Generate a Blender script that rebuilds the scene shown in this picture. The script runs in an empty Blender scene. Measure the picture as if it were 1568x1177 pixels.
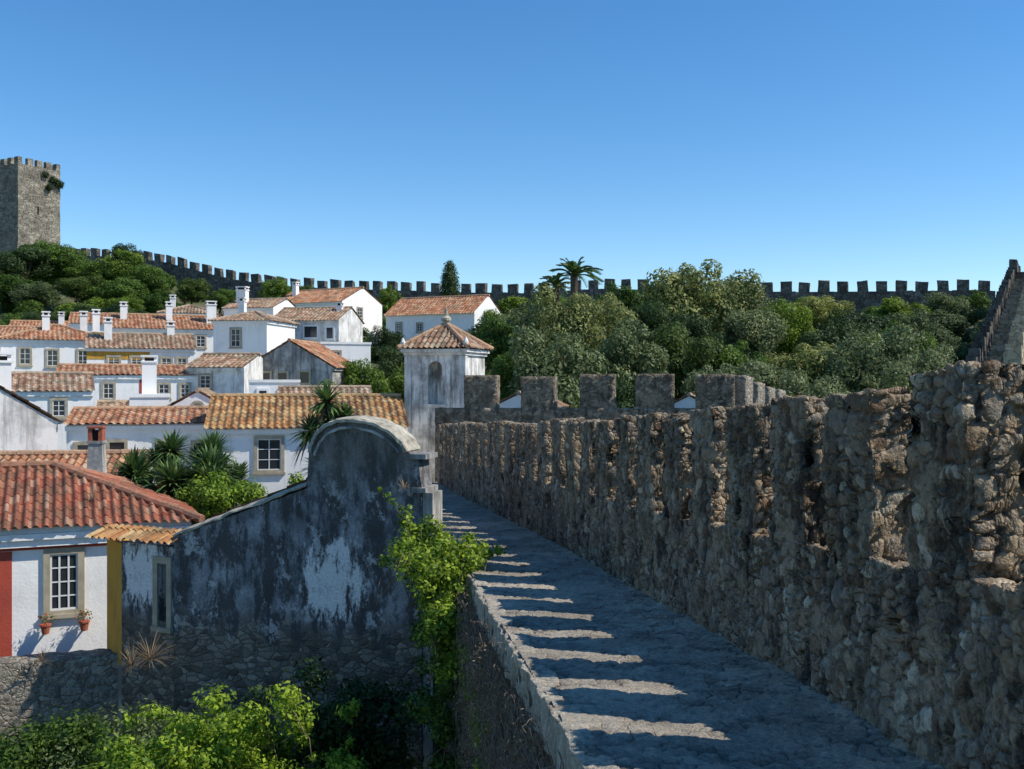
import bpy, bmesh, math, random
import numpy as np
from mathutils import Vector, Matrix, noise as mnoise
R=math.radians
random.seed(7)
RNG=np.random.default_rng(7)
scene=bpy.context.scene
COL=scene.collection

# ------------------------------------------------------------------ helpers
def link(o,parent=None):
    COL.objects.link(o)
    if parent is not None: o.parent=parent
    return o
def empty(name,loc=(0,0,0),rot=0):
    e=bpy.data.objects.new(name,None); e.empty_display_size=.3
    e.location=loc; e.rotation_euler=(0,0,R(rot)); return link(e)
def mk(name,V,F,mats,parent=None,midx=None,smooth=False,loc=None,rot=0):
    me=bpy.data.meshes.new(name)
    me.from_pydata([tuple(v) for v in V],[],[tuple(f) for f in F])
    for m in (mats if isinstance(mats,(list,tuple)) else [mats]): me.materials.append(m)
    if midx is not None: me.polygons.foreach_set('material_index',np.array(midx,dtype=np.int32))
    if smooth: me.polygons.foreach_set('use_smooth',np.ones(len(me.polygons),dtype=bool))
    me.update()
    o=bpy.data.objects.new(name,me)
    if loc: o.location=loc
    o.rotation_euler=(0,0,R(rot))
    return link(o,parent)
def mesh_np(name,V,Q,mats,midx=None):
    me=bpy.data.meshes.new(name)
    V=np.asarray(V,dtype=np.float32); Q=np.asarray(Q,dtype=np.int32)
    me.vertices.add(len(V)); me.vertices.foreach_set('co',V.ravel())
    me.loops.add(Q.size); me.loops.foreach_set('vertex_index',Q.ravel())
    me.polygons.add(len(Q)); me.polygons.foreach_set('loop_start',np.arange(0,Q.size,4,dtype=np.int32))
    for m in mats: me.materials.append(m)
    if midx is not None: me.polygons.foreach_set('material_index',np.asarray(midx,dtype=np.int32))
    me.update(calc_edges=True); me.validate()
    return me
class Geo:
    def __init__(s): s.V=[];s.F=[];s.M=[]
    def add(s,V,F,m=0):
        b=len(s.V); s.V+= [tuple(v) for v in V]; s.F+=[tuple(b+i for i in f) for f in F]; s.M+=[m]*len(F)
    def box(s,x0,x1,y0,y1,z0,z1,m=0):
        s.add([(x0,y0,z0),(x1,y0,z0),(x1,y1,z0),(x0,y1,z0),(x0,y0,z1),(x1,y0,z1),(x1,y1,z1),(x0,y1,z1)],
              [(0,3,2,1),(4,5,6,7),(0,1,5,4),(1,2,6,5),(2,3,7,6),(3,0,4,7)],m)
    def tube(s,P,rad,n=7,m=0):
        P=[Vector(p) for p in P]; rings=[]
        for i,p in enumerate(P):
            d=(P[min(i+1,len(P)-1)]-P[max(i-1,0)]).normalized()
            a=d.orthogonal().normalized(); b=d.cross(a)
            rings.append([p+(a*math.cos(2*math.pi*k/n)+b*math.sin(2*math.pi*k/n))*rad[i] for k in range(n)])
        V=[v for r in rings for v in r];F=[]
        for i in range(len(P)-1):
            for k in range(n):
                k2=(k+1)%n; F.append((i*n+k,i*n+k2,(i+1)*n+k2,(i+1)*n+k))
        F.append(tuple(range(n-1,-1,-1))); F.append(tuple((len(P)-1)*n+k for k in range(n)))
        s.add(V,F,m)
    def obj(s,name,mats,parent=None,smooth=False,loc=None,rot=0):
        return mk(name,s.V,s.F,mats,parent,s.M,smooth,loc,rot)
def gridbox(x0,x1,y0,y1,z0,z1,rx,ry=None,rz=None):
    ry=ry or rx; rz=rz or rx
    nx=max(1,round((x1-x0)/rx)); ny=max(1,round((y1-y0)/ry)); nz=max(1,round((z1-z0)/rz))
    idx={};V=[];F=[]
    def g(i,j,k):
        q=(i,j,k)
        if q not in idx:
            idx[q]=len(V); V.append((x0+(x1-x0)*i/nx,y0+(y1-y0)*j/ny,z0+(z1-z0)*k/nz))
        return idx[q]
    for i in range(nx):
        for j in range(ny):
            F.append((g(i,j,0),g(i,j+1,0),g(i+1,j+1,0),g(i+1,j,0)))
            F.append((g(i,j,nz),g(i+1,j,nz),g(i+1,j+1,nz),g(i,j+1,nz)))
    for i in range(nx):
        for k in range(nz):
            F.append((g(i,0,k),g(i+1,0,k),g(i+1,0,k+1),g(i,0,k+1)))
            F.append((g(i,ny,k),g(i,ny,k+1),g(i+1,ny,k+1),g(i+1,ny,k)))
    for j in range(ny):
        for k in range(nz):
            F.append((g(0,j,k),g(0,j,k+1),g(0,j+1,k+1),g(0,j+1,k)))
            F.append((g(nx,j,k),g(nx,j+1,k),g(nx,j+1,k+1),g(nx,j,k+1)))
    return V,F
def cut(o,cutter):
    md=o.modifiers.new('b','BOOLEAN'); md.operation='DIFFERENCE'; md.object=cutter; md.solver='EXACT'
    bpy.context.view_layer.update()
    dg=bpy.context.evaluated_depsgraph_get()
    me=bpy.data.meshes.new_from_object(o.evaluated_get(dg))
    o.modifiers.clear(); o.data=me
    bpy.data.objects.remove(cutter,do_unlink=True)
def renorm(o):
    bm=bmesh.new(); bm.from_mesh(o.data); bmesh.ops.recalc_face_normals(bm,faces=bm.faces); bm.to_mesh(o.data); bm.free(); return o

# ------------------------------------------------------------------ materials
class NT:
    def __init__(s,name,rough=.9):
        s.m=bpy.data.materials.new(name); s.m.use_nodes=True; s.t=s.m.node_tree; s.n=s.t.nodes; s.l=s.t.links
        s.b=s.n['Principled BSDF']; s.b.inputs['Roughness'].default_value=rough
        s.b.inputs['Specular IOR Level'].default_value=.25
        s.out=s.n['Material Output']; s.tc=s.n.new('ShaderNodeTexCoord')
    def _in(s,sock,v):
        if isinstance(v,bpy.types.NodeSocket): s.l.new(v,sock)
        else: sock.default_value=v
    def mp(s,vec,scale=(1,1,1),loc=(0,0,0)):
        n=s.n.new('ShaderNodeMapping'); s._in(n.inputs['Vector'],vec); n.inputs['Scale'].default_value=scale; n.inputs['Location'].default_value=loc; return n.outputs[0]
    def noise(s,vec,scale,detail=5,rough=.55,dist=0):
        n=s.n.new('ShaderNodeTexNoise'); s._in(n.inputs['Vector'],vec); n.inputs['Scale'].default_value=scale
        n.inputs['Detail'].default_value=detail; n.inputs['Roughness'].default_value=rough; n.inputs['Distortion'].default_value=dist; return n
    def vor(s,vec,scale,feature='F1',rand=1):
        n=s.n.new('ShaderNodeTexVoronoi'); n.feature=feature; s._in(n.inputs['Vector'],vec); n.inputs['Scale'].default_value=scale; n.inputs['Randomness'].default_value=rand; return n
    def ramp(s,fac,stops,interp='LINEAR'):
        n=s.n.new('ShaderNodeValToRGB'); s._in(n.inputs[0],fac); cr=n.color_ramp; cr.interpolation=interp
        while len(cr.elements)>1: cr.elements.remove(cr.elements[-1])
        def c4(c): return (c,c,c,1) if isinstance(c,(int,float)) else (*c,1)
        cr.elements[0].position=stops[0][0]; cr.elements[0].color=c4(stops[0][1])
        for p,c in stops[1:]:
            e=cr.elements.new(p); e.color=c4(c)
        return n.outputs[0]
    def mix(s,f,a,b,mode='MIX'):
        n=s.n.new('ShaderNodeMix'); n.data_type='RGBA'; n.blend_type=mode; n.clamp_factor=True
        s._in(n.inputs[0],f)
        for k,v in ((6,a),(7,b)):
            if isinstance(v,tuple) and len(v)==3: v=(*v,1)
            if isinstance(v,(int,float)): v=(v,v,v,1)
            s._in(n.inputs[k],v)
        return n.outputs[2]
    def math(s,op,a,b=0,c=None,clamp=False):
        n=s.n.new('ShaderNodeMath'); n.operation=op; n.use_clamp=clamp; s._in(n.inputs[0],a); s._in(n.inputs[1],b)
        if c is not None: s._in(n.inputs[2],c)
        return n.outputs[0]
    def vm(s,op,a,b=(0,0,0)):
        n=s.n.new('ShaderNodeVectorMath'); n.operation=op; s._in(n.inputs[0],a)
        if op=='SCALE': s._in(n.inputs['Scale'],b)
        else: s._in(n.inputs[1],b)
        return n.outputs['Value'] if op in('DISTANCE','LENGTH') else n.outputs[0]
    def sep(s,v):
        n=s.n.new('ShaderNodeSeparateXYZ'); s._in(n.inputs[0],v); return n.outputs
    def base(s,c): s._in(s.b.inputs['Base Color'],c if not isinstance(c,tuple) else (*c,1))
    def bump(s,h,strength=.5,dist=.02):
        n=s.n.new('ShaderNodeBump'); s._in(n.inputs['Height'],h); n.inputs['Strength'].default_value=strength; n.inputs['Distance'].default_value=dist
        s.l.new(n.outputs[0],s.b.inputs['Normal'])
    def disp(s,h,scale,mid=.5):
        n=s.n.new('ShaderNodeDisplacement'); s._in(n.inputs['Height'],h); n.inputs['Scale'].default_value=scale; n.inputs['Midlevel'].default_value=mid
        s.l.new(n.outputs[0],s.out.inputs['Displacement']); s.m.displacement_method='BOTH'
def plain(name,c,rough=.8,var=.25,scale=6):
    t=NT(name,rough); n=t.noise(t.tc.outputs['Object'],scale,4)
    f=t.ramp(n.outputs[0],[(.3,1-var),(.7,1)])
    t.base(t.mix(1,c,f,'MULTIPLY')); t.bump(n.outputs[0],.3,.01); return t.m

def masonry(name,scale=4.,cols=None,mortar=(.2,.17,.13),disp=.05,displace=True,zs=1.5,stain=.6,jw=.07,lichen=.25,lump=.7,streak=.7,washf=.85,dkpos=.52,holes=0):
    t=NT(name,.95); oc=t.tc.outputs['Object']
    nz=t.noise(oc,2.2,2); d=t.vm('SCALE',t.vm('SUBTRACT',nz.outputs['Color'],(.5,.5,.5)),.2)
    nz2=t.noise(oc,11,2); d2=t.vm('SCALE',t.vm('SUBTRACT',nz2.outputs['Color'],(.5,.5,.5)),.09)
    wv=t.vm('ADD',t.vm('ADD',oc,d),d2)
    v=t.mp(wv,(1,1,zs))
    A=t.vor(v,scale); Ae=t.vor(v,scale,'DISTANCE_TO_EDGE')
    if displace:
        B=t.vor(v,scale*1.9); Be=t.vor(v,scale*1.9,'DISTANCE_TO_EDGE')
        mk_=t.ramp(t.noise(oc,1.3,3).outputs[0],[(.47,0.),(.51,1.)])
        cell=t.mix(mk_,A.outputs['Color'],B.outputs['Color']); edge=t.mix(mk_,Ae.outputs[0],Be.outputs[0])
    else: cell=A.outputs['Color']; edge=Ae.outputs[0]
    cols=cols or [(.0,(.09,.065,.045)),(.3,(.17,.125,.085)),(.55,(.26,.2,.14)),(.8,(.2,.17,.14)),(1,(.36,.3,.22))]
    cs=t.sep(cell); stone=t.ramp(cs[0],cols)
    fine=t.noise(oc,28,5,.7); f=t.ramp(fine.outputs[0],[(.25,.5),(.75,1.25)])
    stone=t.mix(1,stone,f,'MULTIPLY')
    big=t.noise(oc,.55,4); s1=t.ramp(big.outputs[0],[(.3,1-stain*.6),(.68,1.15)])
    m=t.ramp(edge,[(jw*.35,1),(jw,0.)])
    mc=t.mix(1,mortar,f,'MULTIPLY')
    wn=t.noise(oc,3.1,6,.75)
    wash=t.ramp(wn.outputs[0],[(.5,0),(.58,washf)])
    c=t.mix(m,stone,t.mix(.5,mc,(.05,.04,.03))); c=t.mix(wash,c,mc)
    c=t.mix(1,c,s1,'MULTIPLY')
    li=t.ramp(t.noise(t.vm('ADD',oc,(7,3,1)),4.3,5,.7).outputs[0],[(.58,0),(.66,lichen)])
    c=t.mix(li,c,(.45,.43,.34))
    dk=t.ramp(t.noise(t.mp(oc,(2.4,2.4,.75)),2.1,5,.72).outputs[0],[(dkpos,0),(dkpos+.1,streak)])
    c=t.mix(dk,c,(.04,.034,.028))
    hgt=t.ramp(edge,[(0,0),(jw*1.2,.5),(.3,.7)]); hgt=t.mix(t.math('MULTIPLY',wash,.6),hgt,.55)
    hv=t.math('MULTIPLY_ADD',cs[1],.3,hgt)
    hv=t.math('MULTIPLY_ADD',fine.outputs[0],.45,hv)
    lm=t.noise(oc,4.3,5,.65); hv=t.math('MULTIPLY_ADD',lm.outputs[0],lump,hv)
    hv=t.math('MULTIPLY_ADD',dk,-.5,hv)
    if holes:
        H=t.vor(t.mp(wv,(1,1,.7)),2.7); hm=t.ramp(H.outputs['Distance'],[(.17,1),(.27,0)])
        pick=t.ramp(t.sep(H.outputs['Color'])[0],[(.45,0),(.5,1)]); hm=t.math('MULTIPLY',hm,pick)
        c=t.mix(t.math('MULTIPLY',hm,.8),c,(.03,.024,.02)); hv=t.math('MULTIPLY_ADD',hm,-holes,hv)  # shade inside the holes is painted into the base colour too
    t.base(c)
    if displace: t.disp(hv,disp,1.25)
    else: t.bump(hv,.8,disp)
    return t.m
stone_near=masonry('rubble_masonry_near',5.4,disp=.06,zs=1.2,jw=.1,lichen=.5,stain=.55,streak=.85,washf=.75,dkpos=.52,holes=1.7,
   cols=[(.0,(.13,.085,.055)),(.25,(.25,.165,.1)),(.45,(.42,.31,.2)),(.65,(.22,.175,.135)),(.85,(.36,.295,.22)),(1,(.62,.52,.38))],mortar=(.38,.295,.2))
stone_mid=masonry('rubble_masonry_mid',3.2,disp=.04,zs=1.6,lichen=.4,
   cols=[(.0,(.12,.09,.065)),(.5,(.26,.21,.155)),(1,(.4,.34,.26))],mortar=(.28,.23,.17))
stone_far=masonry('rubble_masonry_far',1.8,displace=False,disp=.08,lichen=.3,stain=.9,
   cols=[(.0,(.10,.09,.08)),(.5,(.2,.18,.155)),(1,(.33,.3,.26))],mortar=(.2,.18,.15))
stone_tower=masonry('tower_masonry',1.2,displace=False,disp=.1,zs=2.2,lichen=.3,stain=.8,
   cols=[(.0,(.22,.195,.155)),(.5,(.36,.32,.25)),(1,(.48,.43,.34))],mortar=(.37,.33,.26))
def walkmat():
    t=NT('walkway_rough_paving',.95); oc=t.tc.outputs['Object']
    nz=t.noise(oc,4,2); d=t.vm('SCALE',t.vm('SUBTRACT',nz.outputs['Color'],(.5,.5,.5)),.16)
    v=t.mp(t.vm('ADD',oc,d),(1,1.5,1)); A=t.vor(v,6.2); E=t.vor(v,6.2,'DISTANCE_TO_EDGE')
    c=t.ramp(t.sep(A.outputs['Color'])[0],[(0,(.29,.25,.2)),(.5,(.42,.37,.3)),(1,(.56,.5,.4))])
    fine=t.noise(oc,30,6,.78); c=t.mix(1,c,t.ramp(fine.outputs[0],[(.35,.6),(.65,1.12)]),'MULTIPLY')
    c=t.mix(t.ramp(E.outputs[0],[(.01,.75),(.05,0)]),c,(.17,.145,.115))
    cem=t.ramp(t.noise(oc,2.3,6,.75).outputs[0],[(.44,0),(.54,.9)])
    c=t.mix(cem,c,t.mix(1,(.52,.455,.36),t.ramp(fine.outputs[0],[(.35,.66),(.65,1.12)]),'MULTIPLY'))
    st=t.ramp(t.noise(oc,.9,5,.65).outputs[0],[(.35,.65),(.65,1.1)]); c=t.mix(1,c,st,'MULTIPLY')
    t.base(c)
    h=t.ramp(E.outputs[0],[(0,.2),(.06,.75),(.2,.85)]); h=t.mix(t.math('MULTIPLY',cem,.85),h,.75)
    h=t.math('MULTIPLY_ADD',fine.outputs[0],.8,h); h=t.math('MULTIPLY_ADD',t.noise(oc,6,5,.65).outputs[0],1.5,h)
    t.disp(h,.042,1.85); return t.m
walk_m=walkmat()
def kerbmat():
    t=NT('kerb_lime_stone',.9); oc=t.tc.outputs['Object']
    A=t.noise(oc,3.4,6,.75); fine=t.noise(oc,22,6,.75)
    c=t.ramp(A.outputs[0],[(.33,(.2,.17,.13)),(.45,(.42,.37,.29)),(.62,(.58,.52,.41))])
    c=t.mix(1,c,t.ramp(fine.outputs[0],[(.3,.5),(.6,1.1)]),'MULTIPLY'); t.base(c)
    h=t.math('MULTIPLY_ADD',fine.outputs[0],.7,t.math('MULTIPLY',A.outputs[0],1.5)); t.disp(h,.055,1.1); return t.m
kerb_m=kerbmat()
def plaster(name,c=(.8,.8,.79),dirt=.25,dirtc=(.35,.34,.32),thr=.55):
    t=NT(name,.85); oc=t.tc.outputs['Object']
    n1=t.noise(oc,.9,6,.65); n2=t.noise(t.mp(oc,(2.5,2.5,.35)),1.3,5,.7); fine=t.noise(oc,20,3)
    f=t.ramp(n1.outputs[0],[(thr-.05,0),(thr+.15,dirt)]); f2=t.ramp(n2.outputs[0],[(thr,0),(thr+.18,dirt*1.2)])
    cc=t.mix(f,c,dirtc); cc=t.mix(f2,cc,dirtc)
    cc=t.mix(1,cc,t.ramp(fine.outputs[0],[(.3,.93),(.7,1.)]),'MULTIPLY')
    t.base(cc); t.bump(t.math('MULTIPLY_ADD',fine.outputs[0],.3,n1.outputs[0]),.35,.05); return t.m
white=plaster('white_lime_plaster',(.9,.885,.85),.25)
white2=plaster('aged_white_plaster',(.84,.815,.77),.7,(.3,.285,.26),.5)
weath=plaster('weathered_grey_plaster',(.57,.55,.5),.9,(.15,.145,.135),.46)
turret_m=plaster('turret_plaster',(.9,.87,.81),.95,(.2,.19,.175),.485)
yellow=plaster('ochre_plaster',(.6,.33,.05),.5,(.25,.16,.06),.5)
redp=plaster('red_ochre_plaster',(.45,.08,.05),.4,(.2,.05,.04))
coping_m=plain('lichened_coping',(.56,.51,.4),.9,.65,7)
def bluemat():
    t=NT('weathered_grey_limewash',.92); oc=t.tc.outputs['Object']; z=t.sep(oc)
    n1=t.noise(oc,1.1,7,.7); n2=t.noise(t.mp(oc,(1,1,.38)),2.6,7,.78); n3=t.noise(t.vm('ADD',oc,(3,9,2)),.7,4,.6); fine=t.noise(oc,26,5,.75)
    blue=t.ramp(n1.outputs[0],[(.3,(.10,.103,.11)),(.45,(.2,.21,.225)),(.56,(.35,.36,.375)),(.7,(.55,.56,.56))])
    dk=t.ramp(n2.outputs[0],[(.45,0),(.53,.9)]); c=t.mix(dk,blue,(.068,.065,.062))
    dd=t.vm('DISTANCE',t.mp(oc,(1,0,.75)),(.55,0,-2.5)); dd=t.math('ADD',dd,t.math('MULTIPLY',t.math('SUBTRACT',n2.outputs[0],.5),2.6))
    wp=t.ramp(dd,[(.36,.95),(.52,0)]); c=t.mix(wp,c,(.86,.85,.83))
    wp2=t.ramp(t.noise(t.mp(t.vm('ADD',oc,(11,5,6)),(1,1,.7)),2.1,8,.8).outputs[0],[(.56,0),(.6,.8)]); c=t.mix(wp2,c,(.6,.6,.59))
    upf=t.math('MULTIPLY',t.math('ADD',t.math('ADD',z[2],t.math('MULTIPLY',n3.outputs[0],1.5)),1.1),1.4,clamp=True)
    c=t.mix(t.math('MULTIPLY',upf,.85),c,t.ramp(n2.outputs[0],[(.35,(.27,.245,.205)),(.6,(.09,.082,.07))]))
    d=t.vm('SCALE',t.vm('SUBTRACT',t.noise(oc,3,2).outputs['Color'],(.5,.5,.5)),.2)
    v=t.mp(t.vm('ADD',oc,d),(1,1,2.)); A=t.vor(v,5.5); E=t.vor(v,5.5,'DISTANCE_TO_EDGE')
    st=t.ramp(t.sep(A.outputs['Color'])[0],[(0,(.1,.08,.06)),(.5,(.22,.18,.135)),(1,(.42,.355,.27))])
    st=t.mix(t.ramp(E.outputs[0],[(.02,1),(.07,0)]),st,(.13,.11,.085))
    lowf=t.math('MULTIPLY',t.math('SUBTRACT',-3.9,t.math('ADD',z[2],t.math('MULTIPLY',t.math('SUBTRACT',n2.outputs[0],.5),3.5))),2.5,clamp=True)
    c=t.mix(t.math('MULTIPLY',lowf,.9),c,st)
    c=t.mix(1,c,t.ramp(fine.outputs[0],[(.3,.62),(.7,1.15)]),'MULTIPLY')
    t.base(c)
    h=t.math('MULTIPLY_ADD',n2.outputs[0],.9,t.math('MULTIPLY',t.math('MULTIPLY',lowf,t.math('MINIMUM',E.outputs[0],.15)),4)); h=t.math('MULTIPLY_ADD',fine.outputs[0],.4,h)
    t.bump(h,.7,.05); return t.m
blue_m=bluemat()
def tilemat(name,stops,moss=.4,mossc=(.12,.11,.07)):
    t=NT(name,.85); uv=t.tc.outputs['UV']; oc=t.tc.outputs['Object']
    fl=t.vm('FLOOR',uv); w=t.n.new('ShaderNodeTexWhiteNoise'); w.noise_dimensions='2D'; t.l.new(fl,w.inputs['Vector'])
    c=t.ramp(w.outputs['Value'],stops)
    n=t.noise(oc,1.2,5,.72); f=t.ramp(n.outputs[0],[(.42,0),(.62,moss)]); c=t.mix(f,c,mossc)
    n2=t.noise(oc,14,4,.7); c=t.mix(1,c,t.ramp(n2.outputs[0],[(.3,.6),(.7,1.12)]),'MULTIPLY')
    t.base(c); t.bump(n2.outputs[0],.3,.02); return t.m
tile_o=tilemat('orange_roof_tiles',[(0,(.28,.1,.05)),(.35,(.45,.18,.09)),(.7,(.56,.28,.15)),(1,(.58,.4,.26))],.5)
tile_b=tilemat('aged_roof_tiles',[(0,(.22,.12,.08)),(.35,(.38,.21,.13)),(.7,(.48,.32,.21)),(1,(.54,.44,.33))],.65)
tile_y=tilemat('lichen_roof_tiles',[(0,(.24,.11,.04)),(.35,(.46,.21,.08)),(.7,(.55,.32,.13)),(1,(.52,.38,.2))],.75,(.13,.10,.06))
tile_r=tilemat('red_roof_tiles',[(0,(.22,.06,.035)),(.4,(.36,.10,.055)),(.8,(.44,.16,.09)),(1,(.48,.28,.19))],.6)
glass=NT('window_glass',.12); glass.base((.03,.035,.04)); glass.b.inputs['Specular IOR Level'].default_value=.5; glass=glass.m
frame_w=plain('white_window_frame',(.75,.75,.72),.6,.1)
frame_s=plain('limestone_surround',(.46,.4,.29),.85,.35,5)
dark=plain('dark_opening',(.02,.018,.015),.9)
terracotta=plain('terracotta',(.42,.13,.07),.8)
brick_m=plain('red_brick',(.4,.12,.07),.85)
blue_door=plain('blue_door_paint',(.05,.16,.5),.5)
bark=plain('bark',(.12,.09,.065),.95,.5,9)
def leafmat(name,c1,c2,trans=.35,hi=(1.45,1.3,.75),lo=(.45,.55,.48)):
    t=NT(name,.55); oi=t.n.new('ShaderNodeObjectInfo'); g=t.n.new('ShaderNodeNewGeometry')
    n=t.noise(t.tc.outputs['Object'],4,2,.6)
    f=t.math('ADD',n.outputs[0],t.math('MULTIPLY',t.math('SUBTRACT',g.outputs['Random Per Island'],.5),.5))
    c=t.ramp(f,[(.3,c1),(.72,c2)])
    c=t.mix(1,c,t.ramp(oi.outputs['Random'],[(0,lo),(.45,(.85,.9,.85)),(.7,(1,1,1)),(1,hi)]),'MULTIPLY')
    t.base(c)
    tr=t.n.new('ShaderNodeBsdfTranslucent'); t.l.new(c,tr.inputs[0]); ms=t.n.new('ShaderNodeMixShader'); ms.inputs[0].default_value=trans
    t.l.new(t.b.outputs[0],ms.inputs[1]); t.l.new(tr.outputs[0],ms.inputs[2]); t.l.new(ms.outputs[0],t.out.inputs[0]); return t.m
leaf_olive=leafmat('olive_leaves',(.085,.115,.045),(.28,.32,.14))
leaf_green=leafmat('broad_leaves',(.05,.1,.018),(.18,.27,.04))
leaf_dark=leafmat('dark_leaves',(.03,.055,.02),(.09,.14,.04))
leaf_lime=leafmat('lime_leaves',(.12,.22,.022),(.42,.54,.05),.42,(1.1,1.05,.9),(.9,.95,.9))
leaf_vine=leafmat('vine_leaves',(.07,.14,.02),(.36,.48,.05),.4,(1.1,1.05,.9),(.85,.9,.85))
leaf_yuc=leafmat('yucca_blades',(.05,.1,.03),(.18,.26,.08),.2,(1.1,1.05,.9),(.8,.85,.8))
leaf_dry=leafmat('dry_leaves',(.18,.12,.07),(.36,.27,.16),.2,(1,1,1),(1,1,1))
twig_m=plain('dry_vine_stems',(.26,.2,.15),.95,.4,9)
pet=plain('red_petals',(.5,.03,.03),.6)

# ------------------------------------------------------------------ terrain
YWX=[-400,-120,-70,-52,-16,17,54,400]; YWY=[190,172,160,150,135,125,112,70]
ZWX=[-400,-120,-75,-62,-52,-40,-30,-14,0,11,30,54,400]; ZWZ=[10,20,20.5,19.5,18.2,14.9,13.4,12.3,11.6,11.9,10.9,10.3,10]
def yw(x): return np.interp(x,YWX,YWY)
def zw(x): return np.interp(x,ZWX,ZWZ)
def ground(x,y):
    t=y/yw(x); f=np.interp(t,[-9,.15,.27,.45,.6,.8,.97,1.03,1.4,2,3],[0,0,.1,.27,.45,.74,1,1,.5,0,-.4])
    return -8+(zw(x)-3.2+8)*f
xs=np.concatenate([[-4000,-2000,-900,-450,-260,-170],np.arange(-120,121,3.),[170,260,450,900,2000,4000]])
ys=np.concatenate([[-4000,-1500,-500,-150,-60],np.arange(-24,240,3.),[270,320,400,600,1000,2000,4500]])
V=[];F=[]
for j,y in enumerate(ys):
    for i,x in enumerate(xs):
        z=float(ground(x,y))
        if abs(x)<121 and 0<y<240: z+=mnoise.noise(Vector((x*.13,y*.13,3)))*.7
        V.append((x,y,z))
nx=len(xs)
for j in range(len(ys)-1):
    for i in range(nx-1): F.append((j*nx+i,j*nx+i+1,(j+1)*nx+i+1,(j+1)*nx+i))
t=NT('hillside_soil_and_grass',.95); oc=t.tc.outputs['Object']; n=t.noise(oc,.25,6,.7); n2=t.noise(oc,3,5,.7)
c=t.ramp(n.outputs[0],[(.35,(.06,.085,.03)),(.5,(.11,.13,.05)),(.62,(.2,.17,.11)),(.75,(.28,.25,.19))]); c=t.mix(1,c,t.ramp(n2.outputs[0],[(.3,.6),(.7,1.15)]),'MULTIPLY'); t.base(c); t.bump(n2.outputs[0],.8,.3)
mk('ground',V,F,t.m,smooth=True)

# ------------------------------------------------------------------ rampart
PY=[-3,4.5,7.65,11.4,17.2,23.2,29,35.6]; PX=[2.93,2.285,2.02,1.62,.80,-.36,-1.45,-2.6]; PZ=[-1.39,-1.925,-2.15,-2.42,-2.70,-2.94,-3.17,-3.4]
LY=[-3,5.28,14.8,18,23.2,35.6]; LX=[1.3,.37,-.72,-1.43,-2.05,-3.7]
def pin(s): return float(np.interp(s,PY,PX)),float(np.interp(s,PY,PZ))
def lx(s): return float(np.interp(s,LY,LX))
def par(V,warp=1): 
    o=[]
    for tt,s,h in V:
        x,z=pin(s)
        w_=mnoise.noise_vector(Vector((tt*2.2,s*2.2,h*2.2)))*.035*warp+mnoise.noise_vector(Vector((tt*6,s*6,h*6+9)))*.02*warp
        o.append((x+tt+w_.x,s+w_.y,z+h+w_.z))
    return o
G=Geo(); TH=.46
def pbox(t0,t1,s0,s1,h0,h1,res):
    V,F=gridbox(t0,t1,s0,s1,h0,h1,res); 
    G.add(par(V),F)
rs=[(-3,3.4,.08),(3.4,8.5,.023),(8.5,14,.038),(14,22,.07),(22,35.4,.11)]
for a,b,r in rs: pbox(-.0,TH,a-.004,b,-.5,1.0,r)
s=-2.6;
while s<34.8:
    r=.1
    for a,b,rr in rs:
        if a<=s<b: r=rr
    ml=.72+random.uniform(-.05,.05); h=2.06+random.uniform(-.06,.06)
    pbox(.006+random.uniform(-.006,.006),TH-.012,s,s+ml,.9,h,r)
    s+=1.1+random.uniform(-.03,.03)
G.obj('rampart_parapet',[stone_near],smooth=True)
G=Geo()
for a,b,r in rs:
    V,F=gridbox(.02,TH+.25,a,b,-6.5,-.45,.35); G.add(par(V,0),F)
G.obj('rampart_outer_wall',[stone_mid],smooth=True)
V=[];F=[]
sv=np.concatenate([np.arange(-3,3.5,.12),np.arange(3.5,12,.028),np.arange(12,20,.06),np.arange(20,35.7,.15)])
nu=70
for s in sv:
    x1,z=pin(s); x0=lx(s)
    for i in range(nu+1): 
        a=i/nu; x=x0+.05+(x1+.06-x0-.05)*a
        V.append((x,s,z-.03*math.sin(a*math.pi)+.025*mnoise.noise(Vector((x*1.7,s*1.7,2)))))
for j in range(len(sv)-1):
    for i in range(nu): b=j*(nu+1)+i; F.append((b,b+1,b+nu+2,b+nu+1))
mk('wall_walkway',V,F,walk_m,smooth=True)
G=Geo(); s=-3
while s<30:
    L=random.uniform(.35,.9) ; r=.024 if 3<s<14 else .09
    V,F=gridbox(.01+random.uniform(-.02,.02),.17+random.uniform(-.05,.04),s,s+L+.004,-.3,-.005+random.uniform(-.012,.012),r)
    o=[]
    for tt,y,h in V:
        w_=mnoise.noise_vector(Vector((tt*5,y*5,h*5)))*.03; o.append((lx(y)+tt+w_.x,y+w_.y,pin(y)[1]+h+w_.z*.6))
    G.add(o,F); s+=L
G.obj('walkway_kerb',[kerb_m],smooth=True)
G=Geo()
for a,b,r in [(-3,4,.2),(4,16,.07),(16,30,.3)]:
    V,F=gridbox(.03,.4,a,b,-6.2,-.07,r); G.add([(lx(y)+tt,y,pin(y)[1]+h) for tt,y,h in V],F)
G.obj('rampart_inner_wall',[masonry('retaining_masonry',4.2,disp=.05,stain=.9,lichen=.15,cols=[(.0,(.07,.055,.045)),(.5,(.17,.135,.105)),(1,(.3,.24,.18))],mortar=(.16,.125,.095))],smooth=True)

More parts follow.
